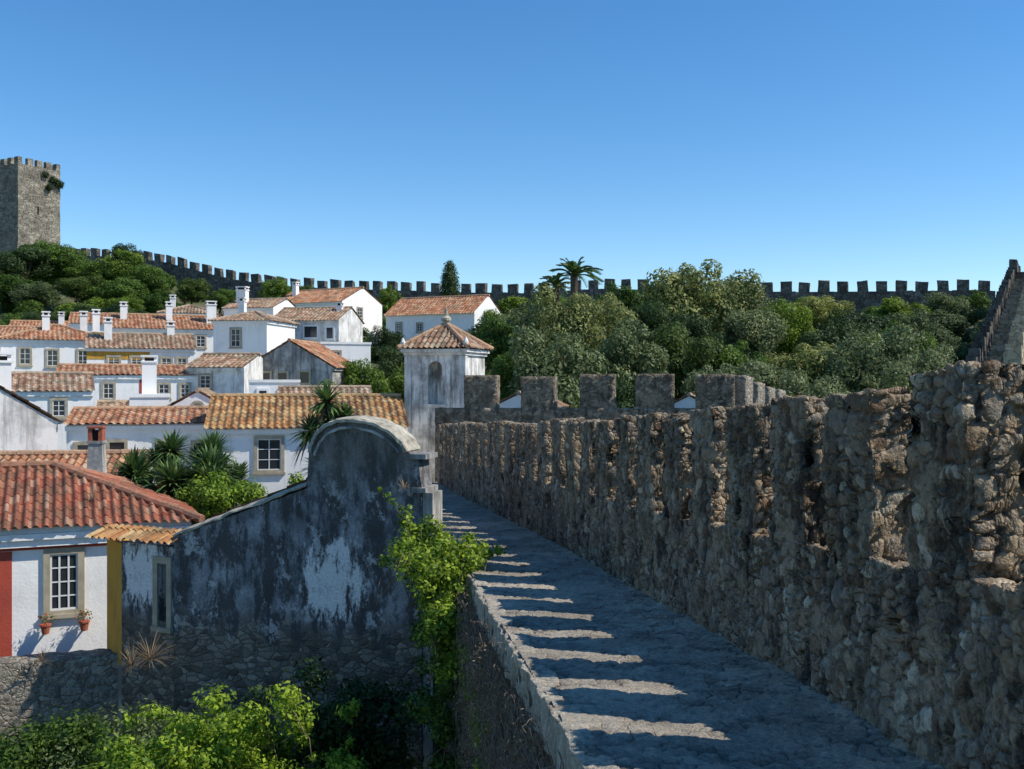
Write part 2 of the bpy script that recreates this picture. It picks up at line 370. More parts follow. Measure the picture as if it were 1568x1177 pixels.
def crenel(name,pts,thick,depth,spacing,mw,mh,mat,res=None,jit=.04,ext=0):
    G=Geo()
    for k in range(len(pts)-1):
        a=Vector(pts[k]);b=Vector(pts[k+1]); L=(b.xy-a.xy).length; d=(b.xy-a.xy)/L; nrm=Vector((-d.y,d.x))
        def T(V): 
            o=[]
            for x,y,z in V:
                q=a.xy+d*x+nrm*y; zz=a.z+(b.z-a.z)*min(max(x/L,0),1)
                o.append((q.x,q.y,zz+z))
            return o
        if res: V,F=gridbox(-ext,L,0,thick,-depth,0,res)
        else: V,F=gridbox(-.05,L+.05,0,thick,-depth,0,2.,thick,depth/3)
        V=T(V)
        if not res: V=[(x+random.uniform(-jit,jit),y+random.uniform(-jit,jit),z+random.uniform(-jit,jit)) for x,y,z in V]
        G.add(V,F)
        n=max(1,int(round(L/spacing))); sp=L/n
        for i in range(n):
            c=sp*(i+.5)+random.uniform(-.06,.06)
            w=mw*random.uniform(.9,1.08); h=mh*random.uniform(.88,1.06)
            if res: V,F=gridbox(c-w/2,c+w/2,.015,thick-.015,-.1,h,res)
            else: V,F=gridbox(c-w/2,c+w/2,.015,thick-.015,-.1,h,5)
            V=T(V)
            if not res: V=[(x+random.uniform(-jit,jit),y+random.uniform(-jit,jit),z+random.uniform(-jit,jit)*1.5) for x,y,z in V]
            G.add(V,F)
    return G.obj(name,[mat],smooth=bool(res))
crenel('bastion_wall',[(-2.15,37.5,-.86),(8.1,35.4,-.83)],.55,5.5,2.07,1.36,1.18,stone_mid,res=.1,ext=.7)
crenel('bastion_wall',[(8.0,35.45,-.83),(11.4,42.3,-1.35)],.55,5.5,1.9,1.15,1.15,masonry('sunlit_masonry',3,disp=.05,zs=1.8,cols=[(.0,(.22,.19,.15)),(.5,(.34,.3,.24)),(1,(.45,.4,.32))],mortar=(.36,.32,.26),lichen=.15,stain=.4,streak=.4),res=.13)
P=[]
for x in list(np.arange(-75,56,4.)): P.append((x,float(yw(x)),float(zw(x))))
P[0]=(-71.5,160.3,20.8)
crenel('town_wall',P,.8,7,2.05,1.2,1.2,stone_far,jit=.07)
# ascending wall on the right: inner crenellated face, stair, sunlit outer parapet with merlons
G=Geo(); n=26
A=Vector((20.9,48,-.3));B=Vector((45.6,94,10.0)); d=(B-A); L=d.xy.length; dx=d.xy/L; nr=Vector((dx.y,-dx.x))
def abox(s0,s1,o0,o1,z0,z1,m):
    V,F=gridbox(s0,s1,o0,o1,z0,z1,1.2); o=[]
    for x,y,z in V:
        q=A.xy+dx*x+nr*y; j=.05; o.append((q.x+random.uniform(-j,j),q.y+random.uniform(-j,j),z+random.uniform(-j,j)))
    G.add(o,F,m)
for i in range(n):
    s0=L*i/n; s1=L*(i+1)/n; z=A.z+(B.z-A.z)*i/n
    abox(s0,s1,0,.55,z-7,z,0)
    abox(s0+.1,s0+(s1-s0)*.58,.01,.54,z-.1,z+.95,0)
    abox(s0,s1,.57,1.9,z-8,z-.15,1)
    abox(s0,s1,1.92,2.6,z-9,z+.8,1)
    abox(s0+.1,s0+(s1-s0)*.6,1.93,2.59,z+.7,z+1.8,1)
for k in range(5):
    abox(L+k*1.9,L+1.9+k*1.9,0,1.4,B.z-5,B.z+.3,0); abox(L+.2+k*1.9,L+1.3+k*1.9,0,.7,B.z+.2,B.z+1.5,0)
G.obj('stepped_town_wall',[stone_far,masonry('sunlit_wall_masonry',2.2,displace=False,disp=.06,cols=[(.0,(.36,.29,.19)),(.5,(.54,.45,.3)),(1,(.62,.54,.39))],mortar=(.56,.47,.33),stain=.3,streak=.25)])  # stair and outer parapet use lighter stone colours, sunlight painted in

# ------------------------------------------------------------------ castle tower
tw=empty('castle_tower',(-77.2,160,14),-31)
G=Geo(); W=10;D=7.4
V,F=gridbox(-W,0,0,D,0,20.6,1.3); V=[(x+random.uniform(-.05,.05),y+random.uniform(-.05,.05),z) for x,y,z in V]; G.add(V,F)
G.obj('shaft',[stone_tower],tw)
G=Geo()
for i in range(6):
    x=-W+i*(W-1)/5
    G.box(x,x+1.,0.01,.7,20.5,21.7); G.box(x,x+1.,D-.7,D-.01,20.5,21.7)
for i in range(1,4):
    y=i*(D-1)/4+.1
    G.box(-.7,-.01,y,y+.95,20.5,21.7); G.box(-W+.01,-W+.7,y,y+.95,20.5,21.7)
G.obj('battlements',[stone_tower],tw)
G=Geo(); G.box(-.1,.02,3.3,3.6,13,14.3); G.box(-5,-4.6,-.02,.1,15,16.5); G.obj('arrow_slits',[dark],tw)

# ------------------------------------------------------------------ roofs & houses
def roofplane(name,parent,E0,E1,Rdg0,Rdg1,mat,pitch=.26,smp=6,amp=.035,row=.38):
    E0,E1,R0,R1=map(Vector,(E0,E1,Rdg0,Rdg1))
    ex=(E1-E0); L=ex.length; ex/=L
    up=(R0-E0)-ex*((R0-E0).dot(ex)); H=up.length; up/=H; nrm=ex.cross(up).normalized()
    if nrm.z<0: nrm=-nrm
    a0=(R0-E0).dot(ex); a1=(R1-E0).dot(ex)
    ncol=max(2,int(round(L/pitch))); nv=ncol*smp+1; rows=max(1,int(math.ceil(H/row)))
    V=[];UV=[];bs=[]
    for j in range(rows):
        bs.append((j*row,.022,j+.02)); bs.append(((j+1)*row-.004,-.0,j+.98))
    jit=[random.uniform(-.02,.02) for _ in range(ncol+2)]
    ph1=random.uniform(0,50)
    for b,off,vv in bs:
        for i in range(nv):
            x=L*i/(nv-1)
            bm=H
            if a0>1e-4 and x<a0: bm=min(bm,H*x/a0)
            if a1<L-1e-4 and x>a1: bm=min(bm,H*(L-x)/(L-a1))
            bb=min(b,bm); ph=i/smp
            hh=amp*math.cos(2*math.pi*ph)+off+.03*mnoise.noise(Vector((x*.7+ph1,bb*.9,0)))
            p=E0+ex*x+up*(bb+ (jit[int(ph)] if b<H*.9 else 0))+nrm*(hh+amp)
            V.append(p); UV.append((ph*2+.5,vv))
    F=[]
    for j in range(len(bs)-1):
        for i in range(nv-1): F.append((j*nv+i,j*nv+i+1,(j+1)*nv+i+1,(j+1)*nv+i))
    o=mk(name,V,F,mat,parent,smooth=False)
    uvl=o.data.uv_layers.new(name='UVMap')
    vi=np.zeros(len(o.data.loops),dtype=np.int32); o.data.loops.foreach_get('vertex_index',vi)
    uu=np.array(UV,dtype=np.float32)[vi]
    uu=uu.reshape(-1,4,2); m=uu.mean(axis=1,keepdims=True); uu=np.repeat(m,4,axis=1)
    uvl.data.foreach_set('uv',uu.ravel().astype(np.float32))
    return o
def ridge(G,a,b,r=.1,m=0):
    a=Vector(a);b=Vector(b); n=max(1,int((b-a).length/.45))
    for i in range(n):
        p=a+(b-a)*i/n; q=a+(b-a)*(i+1.04)/n; G.tube([p,q],[r*1.05,r*.9],8,m)
def window(parent,lx_,z,w,h,face='F',wdt=0,sur=frame_s,bars=(2,3),door=None,sw=.12):
    G=Geo()
    def bx(x0,x1,o0,o1,z0,z1,m):
        if face=='F': G.box(lx_+x0,lx_+x1,-o1,-o0,z+z0,z+z1,m)
        elif face=='R': G.box(wdt/2+o0,wdt/2+o1,lx_+x0,lx_+x1,z+z0,z+z1,m)
    s=sw
    bx(-w/2-s,-w/2,-.02,.06,-s*.6,h+s,0); bx(w/2,w/2+s,-.02,.06,-s*.6,h+s,0)
    bx(-w/2,w/2,-.02,.06,h,h+s,0); bx(-w/2-s*1.3,w/2+s*1.3,-.02,.09,-s*1.3,-s*.62,0); bx(-w/2,w/2,-.02,.06,-s*.62,0,0)
    bx(-w/2,w/2,-.02,.008,0,h,1)
    if bars:
        f=.035
        bx(-w/2,-w/2+f,.009,.03,0,h,2);bx(w/2-f,w/2,.009,.03,0,h,2);bx(-w/2+f,w/2-f,.009,.03,0,f,2);bx(-w/2+f,w/2-f,.009,.03,h-f,h,2)
        for i in range(1,bars[0]):
            x=-w/2+w*i/bars[0]; bx(x-f/2,x+f/2,.009,.028,f,h-f,2)
        for i in range(1,bars[1]):
            q=h*i/bars[1]; bx(-w/2+f,w/2-f,.009,.024,q-f*.35,q+f*.35,2)
    return G.obj('window',[sur,door or glass,frame_w],parent)
def chimney(parent,x,y,z0,z1,w=.45,d=.45,mat=None):
    G=Geo(); G.box(x-w/2,x+w/2,y-d/2,y+d/2,z0,z1,0)
    G.box(x-w/2-.05,x+w/2+.05,y-d/2-.05,y+d/2+.05,z1-.001,z1+.07,0)
    for sx in (-1,1):
        for sy in (-1,1): G.box(x+sx*(w/2-.06)-.05,x+sx*(w/2-.06)+.05,y+sy*(d/2-.06)-.05,y+sy*(d/2-.06)+.05,z1+.07,z1+.24,0)
    G.box(x-w/2+.06,x+w/2-.06,y-d/2+.06,y+d/2-.06,z1+.06,z1+.2,2)
    G.box(x-w/2-.05,x+w/2+.05,y-d/2-.05,y+d/2+.05,z1+.24,z1+.32,1)
    G.obj('chimney',[mat or white,mat or white,dark],parent)
def house(name,x,y,zt,w,d,zb,rot=0,roof='gx',rise=1.,wall=None,tile=None,over=.22,chim=(),wins=(),rwins=(),corner=False,pitch=.28,smp=4,band=None,surr=None,bars=(2,3)):
    wall=wall or white; tile=tile or tile_o
    if corner:
        x-=math.cos(R(rot))*w/2; y-=math.sin(R(rot))*w/2
    e=empty(name,(x,y,zb),rot); z=zt-zb; X=w/2; zl=-5
    G=Geo()
    if roof=='gx':
        G.add([(-X,0,zl),(X,0,zl),(X,d,zl),(-X,d,zl),(-X,0,z),(X,0,z),(X,d,z),(-X,d,z),(-X,d/2,z+rise),(X,d/2,z+rise)],
              [(0,1,5,4),(2,3,7,6),(1,2,6,9,5),(3,0,4,8,7),(4,5,9,8),(6,7,8,9),(0,3,2,1)])
    elif roof=='gy':
        G.add([(-X,0,zl),(X,0,zl),(X,d,zl),(-X,d,zl),(-X,0,z),(X,0,z),(X,d,z),(-X,d,z),(0,0,z+rise),(0,d,z+rise)],
              [(0,1,5,8,4),(2,3,7,9,6),(1,2,6,5),(3,0,4,7),(4,8,9,7),(5,6,9,8),(0,3,2,1)])
    else: G.box(-X,X,0,d,zl,z)
    G.obj('walls',[wall],e)
    o=over; dz=lambda run: rise*o/run
    G=Geo(); ly=.03
    if roof=='gx':
        k=dz(d/2)
        roofplane('roof_front',e,(-X-.08,-o,z-k+ly),(X+.08,-o,z-k+ly),(-X-.08,d/2,z+rise+ly),(X+.08,d/2,z+rise+ly),tile,pitch,smp)
        roofplane('roof_back',e,(X+.08,d+o,z-k+ly),(-X-.08,d+o,z-k+ly),(X+.08,d/2,z+rise+ly),(-X-.08,d/2,z+rise+ly),tile,pitch,smp)
        ridge(G,(-X-.08,d/2,z+rise+.07),(X+.08,d/2,z+rise+.07)); G.obj('ridge_tiles',[tile],e); G=Geo()
        G.box(-X-.04,X+.04,-.1,-.003,z-.22,z-.05); 
    elif roof=='gy':
        k=dz(X)
        roofplane('roof_left',e,(-X-o,d+.05,z-k+ly),(-X-o,-.08,z-k+ly),(0,d+.05,z+rise+ly),(0,-.08,z+rise+ly),tile,pitch,smp)
        roofplane('roof_right',e,(X+o,-.08,z-k+ly),(X+o,d+.05,z-k+ly),(0,-.08,z+rise+ly),(0,d+.05,z+rise+ly),tile,pitch,smp)
        ridge(G,(0,-.08,z+rise+.07),(0,d,z+rise+.07)); G.obj('ridge_tiles',[tile],e); G=Geo()
        G.box(X+.003,X+.1,-.04,d+.04,z-.22,z-.05)
    elif roof=='hip':
        m=min(X,d/2); k=dz(m); zr=z+rise+ly; ze=z-k+ly
        r0=(-X+m,d/2,zr); r1=(X-m,d/2,zr)
        a=(-X-o,-o,ze);b=(X+o,-o,ze);c=(X+o,d+o,ze);dd=(-X-o,d+o,ze)
        roofplane('roof_front',e,a,b,r0,r1,tile,pitch,smp); roofplane('roof_back',e,c,dd,r1,r0,tile,pitch,smp)
        roofplane('roof_right',e,b,c,r1,r1,tile,pitch,smp); roofplane('roof_left',e,dd,a,r0,r0,tile,pitch,smp)
        for p,q in ((a,r0),(b,r1),(c,r1),(dd,r0),(r0,r1)):
            if (Vector(p)-Vector(q)).length>.1: ridge(G,Vector(p)+Vector((0,0,.05)),Vector(q)+Vector((0,0,.05)),.09)
        G.obj('ridge_tiles',[tile],e); G=Geo()
        G.box(-X-.1,X+.1,-.1,-.003,z-.25,z-.05); G.box(X+.003,X+.1,-.003,d+.1,z-.25,z-.05)
    elif roof=='flat':
        G.box(-X-.05,X+.05,-.05,d+.05,z+.001,z+.14)
    if G.V: G.obj('cornice',[wall],e)
    if band: G=Geo(); [G.box(*b) for b in band[1]]; G.obj('painted_band',[band[0]],e)
    for c in chim: chimney(e,c[0],c[1],z-.3,z+c[2],*(c[3:5] if len(c)>3 else (.45,.45)))
    for q in wins: window(e,q[0],q[1]-zb,q[2],q[3],sur=surr or frame_s,bars=bars,door=(q[4] if len(q)>4 else None))
    for q in rwins: window(e,q[0],q[1]-zb,q[2],q[3],'R',wdt=w,sur=surr or frame_s,bars=bars)
    return e
e=house('white_house_with_red_roof',-6.72,21.05,-2.72,9,5,-7,24,'hip',.9,white,tile_r,.3,corner=True,pitch=.18,smp=8)
X=4.5; wx=4.5-2.28
window(e,wx,-4.42+7,.5,1.1,bars=(3,4),sw=.12)
G=Geo(); G.box(-X,X-3.2,-.012,-.002,-3,3.78); G.obj('red_corner_band',[redp],e)
G=Geo(); G.box(-X-.1,X+.1,-.14,-.002,3.86,4.0); G.box(-X-.1,X+.1,-.2,-.002,4.0,4.12); G.obj('eave_moulding',[white],e)
G=Geo(); G.box(-X,X,-.018,-.002,3.79,3.855); G.obj('red_eave_line',[redp],e)
for dx_ in (-.33,.36):
    fb=Geo(); fb.tube([(wx+dx_,-.2,2.18),(wx+dx_,-.2,2.34)],[.065,.095],12,0); fb.tube([(wx+dx_,-.2,2.335),(wx+dx_,-.2,2.37)],[.11,.11],12,0)
    fb.box(wx+dx_-.02,wx+dx_+.02,-.2,0,2.16,2.18,1)
    for i in range(110):
        a=random.uniform(0,6.28); r=random.uniform(0,.17); x=wx+dx_+r*math.cos(a); y=-.2+r*math.sin(a); z=2.37+random.uniform(0,.19); s=.03
        v=[Vector((x,y,z))+Vector((random.uniform(-s,s),random.uniform(-s,s),random.uniform(-s,s))) for _ in range(3)]
        fb.add(v,[(0,1,2)],3 if i%3==0 else 2)
    fb.obj('flower_pot',[terracotta,dark,leaf_green,pet],e)
house('white_house_with_lichen_roof',-7.15,36,-1.5,6.9,6,-6,12,'gx',1.,white,tile_y,.25,wins=[(-1.35,-2.98,.8,1.08)],pitch=.24,smp=6)
house('white_long_house',-13.4,37.5,-1.45,5.4,5,-6,16,'gx',.45,white,tile_o,.25,wins=[(-2.1,-2.6,.45,.42),(-1.,-2.6,.5,.5),(.75,-2.55,.6,.42),(1.9,-2.6,.45,.42)],pitch=.26,smp=5,bars=None)
e=house('white_gable_house',-12.9,42,-1.15,3.0,5,-6,12,'gy',.85,white,tile_b,.15)
G=Geo(); G.tube([(0,-.06,5.05),(0,.02,5.05)],[.3,.3],20,0); G.tube([(0,-.08,5.05),(0,-.05,5.05)],[.2,.2],20,1); G.obj('oval_window',[frame_s,weath],e)
house('white_gable_house',-15.6,30,-1.15,4.2,5,-7,28,'gy',1.35,white2,tile_b,.12,chim=[(.55,.5,1.8,.6,.5)])
e=house('low_tiled_house',-12.0,26.5,-2.85,4.4,4.5,-7,10,'gx',.85,white,tile_o,.2,pitch=.22,smp=6)
ch=empty('brick_chimney',(-10.95,27,-4),8); G=Geo()
G.add([(-.28,-.28,0),(.28,-.28,0),(.28,.28,0),(-.28,.28,0),(-.17,-.17,2.5),(.17,-.17,2.5),(.17,.17,2.5),(-.17,.17,2.5)],[(0,1,5,4),(1,2,6,5),(2,3,7,6),(3,0,4,7),(4,5,6,7),(0,3,2,1)],0)
G.box(-.24,.24,-.24,.24,.75,1.,1); G.box(-.2,.2,-.2,.2,2.45,2.52,0)
for sx in(-1,1): G.box(sx*.13-.05,sx*.13+.05,-.17,.17,2.52,2.85,2)
G.box(-.05,.05,-.1,.1,2.52,2.8,3); G.box(-.2,.2,-.2,.2,2.85,2.9,2); G.obj('stack',[weath,white,brick_m,dark],ch)
house('white_house',-20.9,45,-.3,4.6,5,-6,24,'gx',.75,white,tile_b,.2,wins=[(.9,-1.4,.5,.7)])
house('white_house',-20.6,55,.5,7.,5,-5,22,'gx',.5,white,tile_o,.2,wins=[(-2.4,-.75,.5,.8),(-1.,-.75,.5,.8),(1.8,-.7,.5,.7),(2.9,-.7,.45,.7)],band=(redp,[(.55,.75,-.02,-.002,0,5.3)]))
house('ochre_band_house',-22.4,62,2.2,6.2,5,-4,22,'gx',.9,white,tile_b,.25,wins=[(-1.6,.9,.6,.75),(-.3,.9,.6,.75),(1.4,.8,.55,.8),(2.3,.8,.5,.8)],chim=[(-1.9,1.5,1.6),(1.8,2.5,1.5)],band=(yellow,[(-3.1,.45,-.02,-.002,5.5,6.0),(.3,.5,-.02,-.002,0,5.5)]))
house('white_house',-29.4,66,2.9,6.4,6,-3,24,'hip',1.,white,tile_o,.25,wins=[(-1.8,1.3,.6,1.),(-.2,1.2,.6,1.),(1.6,1.2,.55,1.)],chim=[(-.6,2.,1.6),(1.7,2.2,1.7),(2.5,3,1.9)])
house('white_house',-33.5,62,1.9,4,5,-3,26,'gx',.8,white,tile_b,.25,wins=[(.5,.5,.6,.8)])
house('white_house',-25.2,75,4.1,7.6,6,-1,22,'gx',1.1,white,tile_o,.25,wins=[(-1.,2.6,.6,.8),(2.3,2.8,.6,.8)],chim=[(-3.,2,1.7),(.2,2,1.8),(3.2,1.5,1.9,.7,.6)])
house('white_house',-33.5,84,5.0,5.2,5,-1,20,'gx',.9,white,tile_o,.25,wins=[(-1.2,3.4,.6,.8),(.8,3.4,.6,.8)],chim=[(1.6,2,1.4)])
house('white_house',-28.5,90,6.3,4.6,5,-1,14,'hip',.8,white,tile_b,.25,wins=[(0,4.6,.6,.9)],chim=[(-1.4,2,1.4)])
house('white_house',-40.5,88,4.6,5.,5,-1,20,'gx',.9,white2,tile_o,.25,wins=[(-.8,3.0,.6,.8),(1,3.,.6,.8)],chim=[(1.5,2,1.5)])
house('ochre_house',-19.6,79,3.2,2.6,4,-1,8,'flat',.5,yellow,tile_o)
house('white_house',-18.6,70,4.4,3.9,5,-2,-10,'hip',.7,white,tile_b,.25,wins=[(-.3,2.6,.65,1.2)],chim=[(-1.2,3,1.5)])
house('white_house',-20.6,80,6.,4.2,5,0,-12,'gx',.8,white,tile_b,.25,chim=[(-1.3,1.6,1.5,.8,.6)],wins=[(.6,4.6,.5,.6)])
house('white_house',-15.4,76,4.8,5.4,5,-1,-12,'gx',1.,white2,tile_b,.3,wins=[(-1.5,3.5,1.,.8),(.5,3.5,1.,.8),(2.,3.4,.5,.8)],bars=None,surr=white,chim=[(2.,2,1.1)])
house('white_house_on_hill',-15.4,93,7.6,8.2,6.2,1,-28,'gx',1.4,white,tile_o,.25,corner=True,wins=[(-1.6,5.9,.7,.9),(2.,6.,.7,.9)],rwins=[(2.6,6.2,.7,.9)],chim=[(-3,2,1.9)])
house('white_house_on_hill',-3.3,90,6.4,9.2,5.4,0,-26,'gx',1.6,white,tile_o,.3,corner=True,wins=[(-3.2,4.9,.5,.7),(-1,4.8,.5,.7)],rwins=[(2.2,5.,.6,.8)])
house('weathered_gable_house',-12.6,58,1.,5.,5,-4,-8,'gy',1.45,weath,tile_o,.2,wins=[(-1.4,.05,.5,.6),(-.4,.05,.5,.6),(.9,.1,.5,.6)],bars=None)
house('white_house',-16.2,56,.95,3.3,4,-4,-10,'gx',.7,white2,tile_b,.2,wins=[(-.6,-.2,.6,.7)])
house('white_house_with_blue_door',-11.6,50,.1,2.4,3,-5,14,'flat',.4,white,tile_o,wins=[(-.55,-.75,.35,.45),(.55,-1.4,.5,1.1,blue_door)],bars=None,surr=white)
house('white_house',-10.7,66,2.6,3.2,4,-3,18,'flat',.4,white,tile_o,wins=[(-.6,1.5,.4,.6)])
house('white_house',-11.9,61,.6,3.4,4,-4,18,'gx',.6,white,tile_o,wins=[(0,-.4,.5,.6)])
house('white_house',-15.4,43.5,-.55,1.6,2.,-5,20,'flat',.4,white,tile_o,chim=[(0,1,1.5,.6,.5)])
house('white_house',-25.6,50,-.2,4.5,4,-6,20,'gx',.7,white,tile_b,wins=[(1,-1.5,.5,.8)])
house('white_house',-8.6,47,-.9,4.2,4,-6,10,'gx',.7,white2,tile_b,wins=[(0,-2,.5,.7)])
house('white_house',-17.8,48,-1.4,3.,3,-6,20,'gx',.5,white,tile_b,chim=[(.8,1.,1.2)])
house('small_tiled_house',.3,46,-1.0,2.4,3,-6,-20,'gy',.55,white,tile_b)
house('small_tiled_house',8.3,48,-1.1,2.2,3,-6,-20,'gy',.55,white,tile_b)
house('white_house',-38,76,3.4,6,6,-3,18,'gx',1,white,tile_o,wins=[(0,1.8,.6,.9)])

# ------------------------------------------------------------------ turret
tu=empty('turret_shrine',(-2.95,39.3,-6),-18)
G=Geo(); G.box(-1.2,1.2,0,2.3,-2,7.35); sh=G.obj('walls',[turret_m],tu)
C=Geo(); n=14; pts=[(-.3,5.25),(.3,5.25)]+[(.3*math.cos(a),6.6+.3*math.sin(a)) for a in np.linspace(0,math.pi,n)]
m_=len(pts); C.add([(x,-.3,z) for x,z in pts]+[(x,.5,z) for x,z in pts],[tuple(range(m_))]+[tuple(range(2*m_-1,m_-1,-1))]+[(i,i+m_,(i+1)%m_+m_,(i+1)%m_) for i in range(m_)])
co=renorm(C.obj('cutter',[dark],tu)); cut(sh,co)
G=Geo()
G.box(-1.28,1.28,-.08,2.38,7.12,7.24); G.box(-1.36,1.36,-.16,2.46,7.24,7.36)
G.box(-1.26,-1.0,-.05,-.002,0,7.1);G.box(1.0,1.26,-.05,-.002,0,7.1); G.box(1.202,1.25,-.002,.22,0,7.1)
G.box(-.45,.45,-.07,-.002,5.14,5.24)
G.obj('pilasters_and_cornice',[white2],tu)
c=(0,1.15,8.35); q=[(-1.45,-.25,7.37),(1.45,-.25,7.37),(1.45,2.55,7.37),(-1.45,2.55,7.37)]
for i in range(4): roofplane('roof_side',tu,q[i],q[(i+1)%4],c,c,tile_b,.22,6)
G=Geo()
for p in q: ridge(G,Vector(p)+Vector((0,0,.06)),Vector(c)+Vector((0,0,.06)),.09)
G.obj('hip_tiles',[tile_o],tu)
G=Geo(); G.tube([(0,1.15,8.3),(0,1.15,8.5),(0,1.15,8.52),(0,1.15,8.62),(0,1.15,8.7),(0,1.15,9.05)],[.16,.12,.2,.2,.1,.03],10,0); G.obj('finial',[coping_m],tu)
for cx in (-1.3,1.3):
    G=Geo(); G.tube([(cx,-.1,7.45),(cx,-.1,7.62),(cx,-.1,7.8)],[.1,.11,.03],8); G.obj('corner_pinnacle',[white2],tu)

# ------------------------------------------------------------------ weathered gabled building
OX,OY=-3.5,17.0; bl=empty('weathered_gable_building',(OX,OY,0),-15)
arc=[(1.88,-1.08),(1.8,-.93),(1.6,-.75),(1.3,-.62),(.95,-.56),(.65,-.58),(.42,-.67),(.26,-.82),(.17,-1.0),(.14,-1.12)]
out=[(2.12,-9),(2.12,-1.66),(2.06,-1.2)]+arc+[(.1,-1.72),(-2.4,-2.62),(-2.4,-9)]
m_=len(out); G=Geo()
G.add([(x,0,z) for x,z in out]+[(x,.5,z) for x,z in out],[tuple(range(m_-1,-1,-1))]+[tuple(range(m_,2*m_))]+[(i,(i+1)%m_,(i+1)%m_+m_,i+m_) for i in range(m_)])
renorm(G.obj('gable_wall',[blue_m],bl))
def sweep(name,path,prof,mat,parent,jit=0):
    G=Geo(); n=len(path); P=[Vector((x,0,z)) for x,z in path]; V=[];F=[]
    for i,p in enumerate(P):
        d=(P[min(i+1,n-1)]-P[max(i-1,0)]).normalized(); up=Vector((-d.z,0,d.x)); 
        if up.z<0: up=-up
        for a,b in prof: V.append(p+up*(b+random.uniform(-jit,jit))+Vector((0,a+random.uniform(-jit,jit),0)))
    k=len(prof)
    for i in range(n-1):
        for j in range(k): F.append((i*k+j,i*k+(j+1)%k,(i+1)*k+(j+1)%k,(i+1)*k+j))
    F.append(tuple(range(k))); F.append(tuple((n-1)*k+j for j in range(k)))
    G.add(V,F); return renorm(G.obj(name,[mat],parent))
fine=[]
for i in range(len(arc)-1):
    for q_ in range(4): t_=q_/4; fine.append((arc[i][0]*(1-t_)+arc[i+1][0]*t_,arc[i][1]*(1-t_)+arc[i+1][1]*t_))
fine.append(arc[-1])
sweep('arch_coping',fine,[(-.05,-.05),(-.05,.0),(-.02,.02),(.5,.045),(.54,-.04)],coping_m,bl,.008)
sweep('arch_moulding',[(x*.9+.1,z-.14) for x,z in fine[3:-3]],[(-.03,-.02),(-.03,.015),(-.002,.025),(-.002,-.03)],weath,bl,.005)
G=Geo(); G.box(1.9,2.2,-.03,.56,-1.2,-1.12); G.box(1.96,2.2,-.04,.57,-1.74,-1.66); G.box(2.13,2.3,.02,.5,-9,-1.74); G.obj('corner_pier',[weath],bl)
sl=[(.1-2.5*i/16,-1.69-.92*i/16+random.uniform(-.015,.015)) for i in range(17)]
sweep('slope_coping',sl,[(-.03,0.),(-.03,.03),(.1,.07),(.5,.1),(.51,0)],coping_m,bl,.012)
G=Geo(); G.add([(.1,.51,-9),(-2.4,.51,-9),(-2.4,5,-9),(.1,5,-9),(.1,.51,-1.75),(-2.4,.51,-2.66),(-2.4,5,-2.66),(.1,5,-1.75)],[(0,1,5,4),(1,2,6,5),(2,3,7,6),(3,0,4,7),(4,5,6,7)]); G.obj('body',[weath],bl)
roofplane('lean_to_roof',bl,(-2.55,5.0,-2.66),(-2.55,.4,-2.66),(.12,5.0,-1.58),(.12,.4,-1.58),tile_b,.22,6)
def ret(p,q,z0,ztop,mat,name,th=.35):
    a=Vector(p);b=Vector(q);d=(b-a); L=d.length; ang=math.degrees(math.atan2(d.y,d.x))
    V,F=gridbox(0,L,0,th,z0,ztop,3); return mk(name,V,F,mat,bl,loc=(a.x,a.y,0),rot=ang),L,ang
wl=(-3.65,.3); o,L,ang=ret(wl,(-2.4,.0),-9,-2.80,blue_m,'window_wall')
cg=Geo(); cg.box(.92,1.14,-.2,.2,-4.1,-3.1); co=cg.obj('cutter',[dark],bl,loc=(*wl,0),rot=ang); cut(o,co)
G=Geo(); G.box(.81,.92,-.04,.1,-4.2,-2.98); G.box(1.14,1.25,-.04,.1,-4.2,-2.98); G.box(.92,1.14,-.04,.1,-3.1,-2.98); G.box(.79,1.27,-.07,.1,-4.28,-4.2)
G.obj('window_surround',[frame_s],bl,loc=(*wl,0),rot=ang)
G=Geo(); G.box(.92,1.14,.16,.19,-4.1,-3.1); G.obj('window_pane',[glass],bl,loc=(*wl,0),rot=ang)
ret((-4.35,.83),(-3.66,.31),-5.02,-2.84,yellow,'ochre_wall')
ret((-4.35,.83),(-3.66,.31),-9,-5.021,weath,'plinth_wall',.37)
roofplane('eave_tiles',bl,(-4.45,.42,-2.80),(-2.32,-.18,-2.76),(-4.35,.92,-2.62),(-2.2,.32,-2.58),tile_y,.17,8,.03)

V,F=gridbox(0,7.6,0,.5,-4,0,.1); 
mk('garden_wall',V,F,masonry('garden_wall_masonry',4,disp=.05,cols=[(.0,(.18,.16,.13)),(.5,(.34,.3,.24)),(1,(.5,.45,.37))],mortar=(.4,.36,.29),streak=.3),loc=(-13.9,16.2,-4.85),rot=18,smooth=True)

